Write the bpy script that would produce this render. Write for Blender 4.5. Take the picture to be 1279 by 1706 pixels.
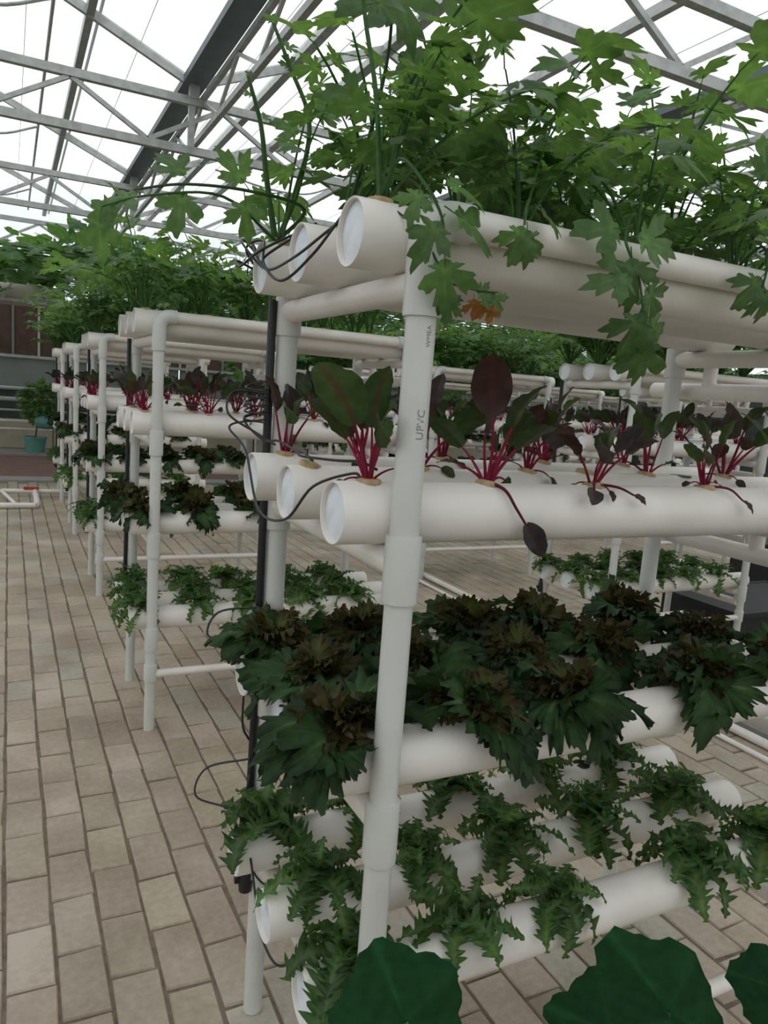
import bpy, math, random
import numpy as np
from mathutils import Matrix, Vector, Euler

for o in list(bpy.data.objects): bpy.data.objects.remove(o, do_unlink=True)
scene = bpy.context.scene
COL = scene.collection
PI = math.pi

# ------------------------------------------------------------------ camera
CAM = Vector((-.4907, -1.1591, 1.6733)); YAW, PITCH, ROLL, FPX = .471, -.1529, .0739, 1243.9
_f = Vector((math.sin(YAW)*math.cos(PITCH), math.cos(YAW)*math.cos(PITCH), math.sin(PITCH)))
_r = Vector((math.cos(YAW), -math.sin(YAW), 0)); _u = _r.cross(_f)
_r, _u = _r*math.cos(ROLL)+_u*math.sin(ROLL), _u*math.cos(ROLL)-_r*math.sin(ROLL)
cd = bpy.data.cameras.new('camera'); cam = bpy.data.objects.new('camera', cd); COL.objects.link(cam)
cd.sensor_fit = 'VERTICAL'; cd.sensor_height = 36.0; cd.sensor_width = 27.0
cd.lens = FPX*36.0/1706; cd.clip_start = .02; cd.clip_end = 300
m = Matrix.Identity(4)
for i in range(3): m[i][0], m[i][1], m[i][2], m[i][3] = _r[i], _u[i], -_f[i], CAM[i]
cam.matrix_world = m; scene.camera = cam

# ------------------------------------------------------------------ world: flat overcast sky over dull ground
w = bpy.data.worlds.new('overcast_sky'); scene.world = w; w.use_nodes = True
nt = w.node_tree; nt.nodes.clear()
out = nt.nodes.new('ShaderNodeOutputWorld'); bg = nt.nodes.new('ShaderNodeBackground')
tc = nt.nodes.new('ShaderNodeTexCoord'); sp = nt.nodes.new('ShaderNodeSeparateXYZ'); rp = nt.nodes.new('ShaderNodeValToRGB')
mr = nt.nodes.new('ShaderNodeMapRange'); mr.inputs[1].default_value = -.1; mr.inputs[2].default_value = .1
nt.links.new(tc.outputs['Generated'], sp.inputs[0]); nt.links.new(sp.outputs[2], mr.inputs[0]); nt.links.new(mr.outputs[0], rp.inputs[0])
rp.color_ramp.elements[0].color = (.20, .19, .17, 1); rp.color_ramp.elements[0].position = .45
rp.color_ramp.elements[1].color = (.95, .985, 1.0, 1); rp.color_ramp.elements[1].position = .55
nt.links.new(rp.outputs[0], bg.inputs[0]); bg.inputs[1].default_value = 1.0
nt.links.new(bg.outputs[0], out.inputs[0])

vs = scene.view_settings
vs.view_transform = 'Standard'; vs.look = 'None'; vs.gamma = 1; vs.use_curve_mapping = False
vs.exposure = 0.42

# ------------------------------------------------------------------ materials
def new_mat(name):
    m = bpy.data.materials.new(name); m.use_nodes = True; n = m.node_tree; n.nodes.clear()
    return m, n, n.nodes.new('ShaderNodeOutputMaterial')
def solid(name, col, rough=.5, var=.12, scale=8.0, metal=0.0, bump=0.0, spec=.5, col2=None):
    m, n, out = new_mat(name)
    p = n.nodes.new('ShaderNodeBsdfPrincipled'); tx = n.nodes.new('ShaderNodeTexCoord')
    no = n.nodes.new('ShaderNodeTexNoise'); no.inputs['Scale'].default_value = scale; no.inputs['Detail'].default_value = 6
    n.links.new(tx.outputs['Object'], no.inputs['Vector'])
    ra = n.nodes.new('ShaderNodeValToRGB'); c2 = col2 or tuple(c*(1-2*var) for c in col)
    ra.color_ramp.elements[0].color = (*c2, 1); ra.color_ramp.elements[0].position = .25
    ra.color_ramp.elements[1].color = (*col, 1); ra.color_ramp.elements[1].position = .6
    n.links.new(no.outputs['Fac'], ra.inputs[0]); n.links.new(ra.outputs[0], p.inputs['Base Color'])
    p.inputs['Roughness'].default_value = rough; p.inputs['Metallic'].default_value = metal
    p.inputs['Specular IOR Level'].default_value = spec
    if bump:
        b = n.nodes.new('ShaderNodeBump'); b.inputs['Strength'].default_value = bump; b.inputs['Distance'].default_value = .004
        n.links.new(no.outputs['Fac'], b.inputs['Height']); n.links.new(b.outputs[0], p.inputs['Normal'])
    n.links.new(p.outputs[0], out.inputs[0]); return m
def leaf_mat(name, transl=.35, rough=.42, spec=.4):
    """foliage: pigment comes from the mesh colour attribute 'Col', varied a little by noise and per object"""
    m, n, out = new_mat(name)
    p = n.nodes.new('ShaderNodeBsdfPrincipled'); tr = n.nodes.new('ShaderNodeBsdfTranslucent'); mx = n.nodes.new('ShaderNodeMixShader')
    at = n.nodes.new('ShaderNodeAttribute'); at.attribute_name = 'Col'
    oi = n.nodes.new('ShaderNodeObjectInfo'); hs = n.nodes.new('ShaderNodeHueSaturation')
    tx = n.nodes.new('ShaderNodeTexCoord'); no = n.nodes.new('ShaderNodeTexNoise'); no.inputs['Scale'].default_value = 45; no.inputs['Detail'].default_value = 4
    n.links.new(tx.outputs['Object'], no.inputs['Vector'])
    a = n.nodes.new('ShaderNodeMapRange'); a.inputs[3].default_value = .72; a.inputs[4].default_value = 1.3
    b = n.nodes.new('ShaderNodeMapRange'); b.inputs[1].default_value = .3; b.inputs[2].default_value = .7; b.inputs[3].default_value = .75; b.inputs[4].default_value = 1.2
    mu = n.nodes.new('ShaderNodeMath'); mu.operation = 'MULTIPLY'
    n.links.new(oi.outputs['Random'], a.inputs[0]); n.links.new(no.outputs['Fac'], b.inputs[0])
    n.links.new(a.outputs[0], mu.inputs[0]); n.links.new(b.outputs[0], mu.inputs[1]); n.links.new(mu.outputs[0], hs.inputs['Value'])
    n.links.new(at.outputs['Color'], hs.inputs['Color']); n.links.new(hs.outputs[0], p.inputs['Base Color'])
    ga = n.nodes.new('ShaderNodeMix'); ga.data_type = 'RGBA'; ga.blend_type = 'MULTIPLY'; ga.inputs[0].default_value = 1
    ga.inputs[7].default_value = (1.7, 1.6, .85, 1)
    n.links.new(hs.outputs[0], ga.inputs[6]); n.links.new(ga.outputs[2], tr.inputs[0])
    p.inputs['Roughness'].default_value = rough; p.inputs['Specular IOR Level'].default_value = spec
    mx.inputs[0].default_value = transl
    n.links.new(p.outputs[0], mx.inputs[1]); n.links.new(tr.outputs[0], mx.inputs[2]); n.links.new(mx.outputs[0], out.inputs[0]); return m
def film_mat(name, clear=.8, tint=(.97, .985, .98)):
    m, n, out = new_mat(name)
    t = n.nodes.new('ShaderNodeBsdfTransparent'); t.inputs[0].default_value = (*tint, 1)
    d = n.nodes.new('ShaderNodeBsdfTranslucent'); d.inputs[0].default_value = (.9, .92, .92, 1)
    mx = n.nodes.new('ShaderNodeMixShader')
    tx = n.nodes.new('ShaderNodeTexCoord'); no = n.nodes.new('ShaderNodeTexNoise'); no.inputs['Scale'].default_value = 1.2; no.inputs['Detail'].default_value = 4
    mp = n.nodes.new('ShaderNodeMapping'); mp.inputs['Scale'].default_value = (1, .2, 1)
    r = n.nodes.new('ShaderNodeMapRange'); r.inputs[1].default_value = .35; r.inputs[2].default_value = .7; r.inputs[3].default_value = 1-clear; r.inputs[4].default_value = 1-clear+.14
    n.links.new(tx.outputs['Object'], mp.inputs[0]); n.links.new(mp.outputs[0], no.inputs['Vector']); n.links.new(no.outputs['Fac'], r.inputs[0])
    n.links.new(r.outputs[0], mx.inputs[0]); n.links.new(t.outputs[0], mx.inputs[1]); n.links.new(d.outputs[0], mx.inputs[2])
    n.links.new(mx.outputs[0], out.inputs[0]); return m

M = {}
M['pvc'] = solid('white_pvc', (.80, .752, .705), .38, .05, 6, col2=(.70, .648, .595))
M['pvc_post'] = solid('white_pvc_post', (.63, .63, .60), .36, .05, 7, col2=(.56, .555, .52))
M['pvc_grey'] = solid('grey_pvc', (.50, .49, .47), .45, .08)
M['cap'] = solid('cap_white', (.80, .84, .90), .5, .05, 30, col2=(.66, .69, .74))
M['black'] = solid('black_plastic', (.012, .012, .014), .4, .1)
M['ink'] = solid('grey_ink', (.25, .25, .26), .7, .1)
M['steel'] = solid('galvanised_steel', (.47, .485, .47), .42, .16, 14, metal=.25)
M['gutter'] = solid('dark_gutter_steel', (.12, .15, .165), .5, .12, 5)
M['film'] = film_mat('greenhouse_film')
M['sponge'] = solid('beige_sponge', (.50, .36, .20), .95, .22, 60, bump=.4)
M['mortar'] = solid('sandy_joint', (.20, .155, .115), .95, .2, 25, bump=.5)
M['leaf'] = leaf_mat('soft_leaf', .5)
M['squash'] = leaf_mat('squash_leaf', .08, .7, .06)
M['leaf_dark'] = leaf_mat('thick_leaf', .18, .55, .15)
M['wood'] = solid('brown_board', (.105, .062, .042), .7, .25, 4, bump=.3)
M['panel'] = solid('grey_green_panel', (.21, .235, .22), .6, .08, 2)
M['panel_dark'] = solid('dark_green_mesh', (.045, .06, .055), .8, .2, 6)
M['plaster'] = solid('beige_plaster', (.46, .40, .32), .85, .08, 3)
M['redpath'] = solid('red_brown_path', (.19, .105, .085), .85, .12, 5, bump=.3)
M['kerb'] = solid('grey_kerb', (.30, .29, .28), .85, .1, 8)
M['teal'] = solid('teal_pot', (.11, .27, .24), .5, .1)
M['tank'] = solid('black_tank', (.014, .015, .016), .7, .15)
M['matt'] = solid('grey_green_plate', (.10, .105, .09), .7, .12)
M['terracotta'] = solid('brown_pot', (.16, .08, .05), .7, .15)
M['red'] = solid('red_handle', (.5, .03, .02), .4, .05)
M['duct'] = solid('beige_duct', (.55, .50, .44), .5, .06, 3)

def brick_mat():
    m, n, out = new_mat('worn_clay_paver')
    p = n.nodes.new('ShaderNodeBsdfPrincipled'); ge = n.nodes.new('ShaderNodeNewGeometry'); tx = n.nodes.new('ShaderNodeTexCoord')
    at = n.nodes.new('ShaderNodeAttribute'); at.attribute_name = 'Col'
    oi = n.nodes.new('ShaderNodeObjectInfo'); ad = n.nodes.new('ShaderNodeVectorMath'); ad.operation = 'MULTIPLY_ADD'
    ad.inputs[1].default_value = (1, 1, 1)
    n.links.new(ge.outputs['Position'], ad.inputs[0])
    n1 = n.nodes.new('ShaderNodeTexNoise'); n1.inputs['Scale'].default_value = 2.3; n1.inputs['Detail'].default_value = 5
    n2 = n.nodes.new('ShaderNodeTexNoise'); n2.inputs['Scale'].default_value = 38; n2.inputs['Detail'].default_value = 8; n2.inputs['Roughness'].default_value = .7
    n.links.new(ad.outputs[0], n1.inputs['Vector']); n.links.new(ad.outputs[0], n2.inputs['Vector'])
    ra = n.nodes.new('ShaderNodeValToRGB'); e = ra.color_ramp.elements
    e[0].position = .28; e[0].color = (.30, .24, .178, 1); e[1].position = .7; e[1].color = (.50, .43, .345, 1)
    k = e.new(.5); k.color = (.40, .33, .255, 1)
    mixf = n.nodes.new('ShaderNodeMath'); mixf.operation = 'ADD'
    rr = n.nodes.new('ShaderNodeMapRange'); rr.inputs[3].default_value = -.09; rr.inputs[4].default_value = .09
    n.links.new(oi.outputs['Random'], rr.inputs[0]); n.links.new(n1.outputs['Fac'], mixf.inputs[0])
    m2 = n.nodes.new('ShaderNodeMath'); m2.operation = 'MULTIPLY_ADD'; m2.inputs[1].default_value = .6; m2.inputs[2].default_value = -.3
    n.links.new(n2.outputs['Fac'], m2.inputs[0])
    m3 = n.nodes.new('ShaderNodeMath'); m3.operation = 'ADD'
    n.links.new(m2.outputs[0], m3.inputs[0]); n.links.new(rr.outputs[0], m3.inputs[1]); n.links.new(m3.outputs[0], mixf.inputs[1])
    n.links.new(mixf.outputs[0], ra.inputs[0])
    mu = n.nodes.new('ShaderNodeMix'); mu.data_type = 'RGBA'; mu.blend_type = 'MULTIPLY'; mu.inputs[0].default_value = 1
    n.links.new(ra.outputs[0], mu.inputs[6]); n.links.new(at.outputs['Color'], mu.inputs[7])
    n.links.new(mu.outputs[2], p.inputs['Base Color']); p.inputs['Roughness'].default_value = .58
    b = n.nodes.new('ShaderNodeBump'); b.inputs['Strength'].default_value = .4; b.inputs['Distance'].default_value = .004
    n.links.new(n2.outputs['Fac'], b.inputs['Height']); n.links.new(b.outputs[0], p.inputs['Normal'])
    n.links.new(p.outputs[0], out.inputs[0]); return m
M['brick'] = brick_mat()

# ------------------------------------------------------------------ mesh helpers: geometry is (verts, faces, colours|None)
def join(*gs):
    V, F, C = [], [], []; n = 0; hascol = any(g[2] is not None for g in gs)
    for v, f, c in gs:
        v = np.asarray(v, float); V.append(v); F += [tuple(i+n for i in q) for q in f]; n += len(v)
        if hascol: C.append(np.asarray(c) if c is not None else np.ones((len(v), 3))*.5)
    return np.vstack(V), F, (np.vstack(C) if hascol else None)
def xf(g, mtx):
    a = np.array(mtx); v = np.asarray(g[0], float)
    return v@a[:3, :3].T+a[:3, 3], g[1], g[2]
def to_mesh(name, g, mat, smooth=True, angle=None):
    v, f, c = g
    me = bpy.data.meshes.new(name); me.from_pydata(np.asarray(v).tolist(), [], [list(q) for q in f])
    if c is not None:
        at = me.color_attributes.new('Col', 'FLOAT_COLOR', 'POINT')
        at.data.foreach_set('color', np.hstack([np.asarray(c), np.ones((len(v), 1))]).astype(np.float32).ravel())
    if smooth: me.polygons.foreach_set('use_smooth', [True]*len(me.polygons))
    if smooth and angle: me.set_sharp_from_angle(angle=angle)
    if mat is not None: me.materials.append(M[mat] if isinstance(mat, str) else mat)
    me.update(); return me
def link(name, me, parent=None, mtx=None):
    o = bpy.data.objects.new(name, me); COL.objects.link(o)
    if parent is not None: o.parent = parent
    if mtx is not None: o.matrix_local = mtx
    return o
def obj(name, g, mat, parent=None, mtx=None, smooth=True, angle=.6):
    return link(name, to_mesh(name, g, mat, smooth, angle), parent, mtx)
def tag(o, label=None, cat=None, group=None, kind=None):
    if label: o['label'] = label
    if cat: o['category'] = cat
    if group: o['group'] = group
    if kind: o['kind'] = kind
    return o
def empty(name, loc=(0, 0, 0), label=None, cat=None, group=None, kind=None):
    o = bpy.data.objects.new(name, None); COL.objects.link(o); o.location = loc; o.empty_display_size = .05
    return tag(o, label, cat, group, kind)
def T(x, y, z): return Matrix.Translation((x, y, z))
def box(x0, x1, y0, y1, z0, z1):
    v = [(x, y, z) for z in (z0, z1) for y in (y0, y1) for x in (x0, x1)]
    return np.array(v, float), [(0, 2, 3, 1), (4, 5, 7, 6), (0, 1, 5, 4), (2, 6, 7, 3), (0, 4, 6, 2), (1, 3, 7, 5)], None
def frame_of(d, up=Vector((0, 0, 1))):
    d = d.normalized()
    if abs(d.dot(up)) > .95: up = Vector((0, 1, 0))
    s = d.cross(up).normalized(); return s, s.cross(d)
def bar(p, q, w_, h_):
    p, q = Vector(p), Vector(q); s, u = frame_of(q-p)
    v = []
    for c in (p, q):
        for a, b in ((-1, -1), (1, -1), (1, 1), (-1, 1)): v.append(c+s*a*w_/2+u*b*h_/2)
    return np.array(v), [(0, 1, 2, 3), (7, 6, 5, 4), (0, 4, 5, 1), (1, 5, 6, 2), (2, 6, 7, 3), (3, 7, 4, 0)], None
def sweep(pts, r, seg=12, cap=True, col=None):
    """round tube along a polyline; r a number or one radius per point"""
    pts = [Vector(p) for p in pts]; n = len(pts); rs = [r]*n if np.isscalar(r) else list(r)
    V, F = [], []; prev = None
    for i, p in enumerate(pts):
        d = (pts[min(i+1, n-1)]-pts[max(i-1, 0)]).normalized()
        if prev is None: s, u = frame_of(d)
        else:
            s = (prev-d*prev.dot(d)).normalized(); u = s.cross(d)
        prev = s
        for k in range(seg):
            a = 2*PI*k/seg; V.append(p+(s*math.cos(a)+u*math.sin(a))*rs[i])
    for i in range(n-1):
        for k in range(seg):
            k2 = (k+1) % seg; F.append((i*seg+k, (i+1)*seg+k, (i+1)*seg+k2, i*seg+k2))
    if cap: F += [tuple(range(seg)), tuple(range((n-1)*seg, n*seg))[::-1]]
    return np.array(V), F, (None if col is None else np.tile(np.array(col, float), (len(V), 1)))
def smooth_path(pts, k=6):
    """Catmull-Rom through the points"""
    P = [Vector(p) for p in pts]; P = [P[0]*2-P[1]]+P+[P[-1]*2-P[-2]]; o = []
    for i in range(1, len(P)-2):
        for j in range(k):
            t = j/k; a, b, c, d = P[i-1], P[i], P[i+1], P[i+2]
            o.append(.5*((2*b)+(c-a)*t+(2*a-5*b+4*c-d)*t*t+(3*b-a-3*c+d)*t**3))
    o.append(P[-2]); return o
def tube(p, q, r, seg=20): return sweep([p, q], r, seg)
def lathe(prof, seg=24, axis='Z'):
    V, F = [], []
    for r, z in prof:
        for k in range(seg):
            a = 2*PI*k/seg; V.append((r*math.cos(a), r*math.sin(a), z))
    for i in range(len(prof)-1):
        for k in range(seg):
            k2 = (k+1) % seg; F.append((i*seg+k, i*seg+k2, (i+1)*seg+k2, (i+1)*seg+k))
    v = np.array(V)
    if axis == 'X': v = v[:, [2, 0, 1]]
    return v, F, None

# ================================================================== THE SETTING
GX0, GX1, GY0, GY1 = -7.05, 17.55, -5.16, 18.84
# ---- brick floor
rng = np.random.default_rng(5)
floor = obj('floor', box(GX0, GX1, GY0, GY1, -.16, -.0075), 'mortar', smooth=False)
tag(floor, 'sandy bed under the worn clay paving bricks of the aisles', kind='structure')
BW, BL = .1335, .255
def brick_geo(sd, bw=BW-.010, bl=BL-.009):
    r_ = np.random.default_rng(sd); ch = .004
    j = lambda s: r_.uniform(-s, s)
    x, y = bw/2, bl/2
    base = [(-x, -y), (x, -y), (x, y), (-x, y)]; base = [(a+j(.0035), b+j(.005)) for a, b in base]
    top = [(a-math.copysign(ch, a), b-math.copysign(ch, b)) for a, b in base]
    V = [(a, b, -.03) for a, b in base]+[(a, b, -.005) for a, b in base]+[(a, b, j(.0012)) for a, b in top]
    F = [(0, 1, 5, 4), (1, 2, 6, 5), (2, 3, 7, 6), (3, 0, 4, 7), (4, 5, 9, 8), (5, 6, 10, 9), (6, 7, 11, 10), (7, 4, 8, 11), (8, 9, 10, 11)]
    t = r_.uniform(.90, 1.06); c = np.array([t*r_.uniform(.97, 1.04), t, t*r_.uniform(.93, 1.03)])
    if r_.random() < .18: c = np.array([1.0, 1.06, 1.12])*t*.92
    return np.array(V), F, np.tile(c, (12, 1))
brick_meshes = [to_mesh('brick', brick_geo(i), 'brick', smooth=False) for i in range(14)]
cells = []
def screen(p):
    d = Vector(p)-CAM; z = d.dot(_f)
    if z < .1: return None
    return 640+FPX*d.dot(_r)/z, 853-FPX*d.dot(_u)/z, z
ny = int((11.2-GY0)/BL)
for i in range(int((GX1-GX0)/BW)):
    x = GX0+(i+.5)*BW
    if x < -2.2 or x > 11: continue
    for j in range(ny):
        y = GY0+(j+.5+(.5 if i % 2 else 0))*BL+(.02*math.sin(i*1.7))
        if y < -1.6: continue
        cells.append((x, y))
near = []
for c in cells:
    s = screen((c[0], c[1], 0))
    dist = math.hypot(c[0]-CAM.x, c[1]-CAM.y)
    vis = s is not None and -60 < s[0] < 1330 and 640 < s[1] < 1800
    open_ = c[0] < .75 or (c[1] < .75 and c[0] > .6) or c[0] > 1.9
    near.append((0 if vis and open_ else 1, dist))
order = sorted(range(len(cells)), key=lambda i: near[i])
rest = []
for n_, i in enumerate(order):
    x, y = cells[i]; mt = T(x, y, rng.uniform(-.003, .002)) @ Euler((rng.normal()*.006, rng.normal()*.004, rng.normal()*.012)).to_matrix().to_4x4()
    if n_ < 290: link('brick', brick_meshes[rng.integers(14)], floor, mt)
    else: rest.append(xf(brick_geo(int(rng.integers(400))), mt))
pv = obj('brick_paving', join(*rest), 'brick', floor, smooth=False); pv['kind'] = 'stuff'
# ---- red path and kerbs across the far end
o = obj('red_path', box(GX0, GX1, 11.75, 15.1, -.02, .012), 'redpath', smooth=False); tag(o, 'red-brown path crossing the far end of the brick aisle', kind='structure')
o = obj('kerb_near', box(GX0, GX1, 11.3, 11.75, -.02, .03), 'kerb', smooth=False); tag(o, 'grey kerb strip where the bricks meet the red path', kind='structure')
o = obj('kerb_far', box(GX0, GX1, 15.1, 15.9, -.02, .06), 'kerb', smooth=False); tag(o, 'grey kerb strip between red path and back wall', kind='structure')

# ---- walls
def wall(name, x0, x1, y0, y1, z0, z1, mat, label):
    return tag(obj(name, box(x0, x1, y0, y1, z0, z1), mat, smooth=False), label, kind='structure')
wb = wall('wall_back', GX0, GX1, 16.9, 17.05, 0, .62, 'plaster', 'low beige plaster wall at the far end of the greenhouse')
obj('dark_band', box(GX0, GX1, 16.98, 17.03, .62, 1.28), 'panel_dark', wb, smooth=False)  # solid dark green band between the plaster and the grey panels
for k in range(12):
    x = -6.9+k*2.0
    obj('grey_panel', box(x, x+1.97, 16.95, 17.0, 1.24, 1.93), 'panel', wb, smooth=False)
for k in range(48):
    x = -6.9+k*.50
    obj('board', box(x, x+.497, 16.96-.012*(k % 2), 17.0, 1.99, 3.1), 'wood', wb, smooth=False)
obj('sill', box(GX0, GX1, 16.9, 17.0, 1.93, 1.99), 'steel', wb, smooth=False)
for k in range(49):
    x = -6.93+k*.50; obj('mullion', box(x, x+.045, 16.9, 16.95, 1.99, 3.1), ('pvc', 'panel', 'pvc_grey')[k % 3], wb, smooth=False)
obj('wall_film', box(GX0, GX1, 16.98, 16.985, 3.1, 5.5), 'film', wb, smooth=False)
wl = wall('wall_left', GX0-.12, GX0, GY0, 17.0, 0, .6, 'plaster', 'low plaster wall along the left side of the greenhouse')
obj('wall_film', box(GX0-.06, GX0-.055, GY0, 17.0, .6, 4.7), 'film', wl, smooth=False)
wr = wall('wall_right', GX1, GX1+.12, GY0, 17.0, 0, 3.0, 'panel_dark', 'dark mesh wall along the right side of the greenhouse')
obj('wall_film', box(GX1+.05, GX1+.055, GY0, 17.0, 3.0, 4.7), 'film', wr, smooth=False)
wf = wall('wall_front', GX0, GX1, GY0-.12, GY0, 0, .9, 'panel', 'wall behind the photographer')
obj('wall_film', box(GX0, GX1, GY0-.06, GY0-.055, .9, 5.5), 'film', wf, smooth=False)

# ---- roof: valley gutters along Y, gable spans of 4.1 m, lattice trusses every 4 m
ceil = empty('ceiling', kind='structure'); ceil['label'] = 'translucent film roof of the greenhouse'
GUT = [1.15+4.1*k for k in range(-2, 5)]; ZG, ZR, HS = 4.62, 5.45, 2.05
YT = [2.84+4*k for k in range(-2, 4)]
for g in GUT:
    gt = obj('roof_gutter', box(g-.11, g+.11, GY0, 17, ZG-.07, ZG), 'gutter', ceil, smooth=False)
    for s in (-1, 1):
        if (g+s*HS < GX0-.1) or (g+s*HS > GX1+.1): continue
        v = np.array([(g+s*.1, GY0, ZG), (g+s*HS, GY0, ZR), (g+s*HS, 17, ZR), (g+s*.1, 17, ZG)])
        obj('roof_film', (v, [(0, 1, 2, 3)], None), 'film', ceil, smooth=False)
        xm = g+s*HS*.47; zm = ZG+(ZR-ZG)*.47
        obj('purlin', join(bar((xm, GY0, zm-.05), (xm, 17, zm-.05), .07, .09), bar((xm+.09, GY0, zm-.02), (xm+.09, 17, zm-.02), .025, .03)), 'steel', ceil, smooth=False)
        for y in YT+[yy+2 for yy in YT[:0]]:
            obj('rafter', bar((g+s*.08, y, ZG-.03), (g+s*HS, y, ZR-.05), .05, .085), 'steel', ceil, smooth=False)
        for q in (.25, .72):
            xw = g+s*HS*q; zw = ZG+(ZR-ZG)*q-.015
            obj('film_wire', bar((xw, GY0, zw), (xw, 17, zw), .006, .006), 'steel', ceil, smooth=False)
for g in GUT[:-1]:
    obj('ridge_beam', join(bar((g+HS, GY0, ZR-.06), (g+HS, 17, ZR-.06), .12, .08)), 'steel', ceil, smooth=False)
for gi, g in enumerate(GUT):
    lt = empty('gutter_truss', (g, 0, 0), kind='structure'); lt['label'] = 'lattice beam running along under a roof gutter'
    obj('top_chord', bar((.1, GY0, 4.46), (.1, 17, 4.46), .045, .05), 'steel', lt, smooth=False)
    obj('bottom_chord', bar((.1, GY0, 4.12), (.1, 17, 4.12), .05, .055), 'steel', lt, smooth=False)
    n = 34; ys = np.linspace(GY0+.3, 16.7, n)
    for k in range(n-1):
        if ys[k] < 1.2: continue
        a, b = (4.14, 4.44) if k % 2 else (4.44, 4.14)
        obj('diagonal', bar((.1, ys[k], a), (.1, ys[k+1], b), .03, .03), 'steel', lt, smooth=False)
for ti, y in enumerate(YT):
    tr = empty('roof_truss', (0, y, 0), kind='structure'); tr['label'] = 'galvanised lattice truss spanning across the greenhouse roof'
    obj('bottom_chord', bar((GX0, 0, 3.94), (GX1, 0, 3.94), .07, .075), 'steel', tr, smooth=False)
    obj('top_chord', bar((GX0, 0, 4.40), (GX1, 0, 4.40), .07, .075), 'steel', tr, smooth=False)
    n = 36; xs = np.linspace(GX0+.1, GX1-.1, n)
    for k in range(n-1):
        if y < 1: continue
        a, b = (3.97, 4.37) if k % 2 else (4.37, 3.97)
        obj('diagonal', bar((xs[k], 0, a), (xs[k+1], 0, b), .04, .04), 'steel', tr, smooth=False)
    for g in GUT:
        obj('gutter_post', bar((g, 0, 4.42), (g, 0, 4.56), .09, .09), 'steel', tr, smooth=False)
for y in YT[1:]:
    for g in (1.15, 5.25, 9.35):
        if y < 2: continue
        obj('web_strut', bar((g-.02, y, 3.94), (g-.02, y, 4.5), .06, .05), 'steel', ceil, smooth=False)
# vent drive tube with drooping cables under the left slope
o = obj('vent_drive_tube', tube((-.12, GY0, 4.98), (-.12, 16.9, 4.98), .018, 8), 'steel', ceil)
for y in YT[2:]:
    for (xa, xb) in ((-2.1, -.12), (2.3, 4.2)):
        obj('vent_cable', sweep(smooth_path([(xa, y-.1, 4.86), (xa*.6+xb*.4, y-.1, 4.74), (xa*.25+xb*.75, y-.1, 4.76), (xb, y-.1, 4.95)], 5), .016, 6), 'steel', ceil)

# ================================================================== HYDROPONIC RACKS
R0, RP = .055, .025
PY = [0, .243, .486]; TZ = [1.931, 1.472, 1.004, .537]; LEN = 1.47
PX0, PX1, PF, PB = .099, 1.37, -.081, .569
def pipe_geo(L=LEN, r=R0, seg=40):
    ri = r-.004
    return lathe([(ri, .011), (ri, .0008), (r-.0012, 0), (r, .0015), (r, L-.0015), (r-.0012, L), (ri, L-.0008), (ri, L-.011)], seg, 'X')
def cap_geo(r=R0-.0038, seg=32):
    v, f, c = lathe([(r, .002), (r*.93, .0), (r*.55, -.0035), (.0005, -.005)], seg, 'X'); return v, f, c
me_pipe = to_mesh('planter_pipe', pipe_geo(), 'pvc', True, .7)
me_cap = to_mesh('end_cap', cap_geo(), 'cap', True, .7)
def post_geo(h): return tube((0, 0, 0), (0, 0, h), RP, 24)
def sleeve(z0, z1, r=.0305): return lathe([(RP-.001, z0), (r, z0), (r+.0006, z0+.004), (r+.0006, z1-.004), (r, z1), (RP-.001, z1)], 24)
me_postF = to_mesh('post', post_geo(1.93), 'pvc_post', True, .7)
me_postB = to_mesh('post', post_geo(1.87), 'pvc_post', True, .7)
me_slv = {}
def slv(z0, z1):
    k = (round(z0, 3), round(z1, 3))
    if k not in me_slv: me_slv[k] = to_mesh('coupling', sleeve(*k), 'pvc_post', True, .6)
    return me_slv[k]
me_xbar = to_mesh('crossbar', tube((0, PF+.01, 0), (0, PB-.01, 0), RP, 20), 'pvc', True, .7)
me_rail = to_mesh('top_rail', tube((PX0+.05, 0, 0), (PX1-.05, 0, 0), RP, 24), 'pvc', True, .7)
def elbow_geo(s):
    pts = [(0, 0, -.07)]+[(s*(.045-.045*math.cos(a)), 0, -.045+.045*math.sin(a)) for a in np.linspace(0, PI/2, 9)]+[(s*.075, 0, 0)]
    return sweep(pts, .031, 24)
me_elb = [to_mesh('elbow', elbow_geo(1), 'pvc_post', True, .8), to_mesh('elbow', elbow_geo(-1), 'pvc_post', True, .8)]
me_brace = to_mesh('foot_brace', tube((PX0+.02, 0, 0), (PX1-.02, 0, 0), .02, 18), 'pvc', True, .7)
XM = 1.432
def manifold_geo(): return join(tube((0, -.01, 0), (0, .70, 0), RP, 18))
me_man = to_mesh('drain_manifold', manifold_geo(), 'pvc', True, .7)
me_stub = to_mesh('drain_stub', tube((0, 0, 0), (0, 0, .12), .021, 16), 'pvc', True, .7)
dp = [(0, -.045, 0)]+[(0, -.045+.045*math.sin(a), -.045+.045*math.cos(a)) for a in np.linspace(0, PI/2, 8)]+[(0, 0, -1.755)]
me_down = to_mesh('downpipe', sweep(dp, .027, 20), 'pvc', True, .8)
me_hose = to_mesh('supply_hose', join(sweep([(0, 0, .37), (.002, 0, .9), (0, 0, 1.4), (-.002, 0, 1.875)], .0105, 10)), 'black', True, .8)
me_valve = to_mesh('hose_valve', join(lathe([(.002, .36), (.017, .365), (.02, .39), (.016, .43), (.012, .44)], 14), box(-.03, -.012, -.006, .006, .392, .41)), 'black', True, .6)

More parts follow.
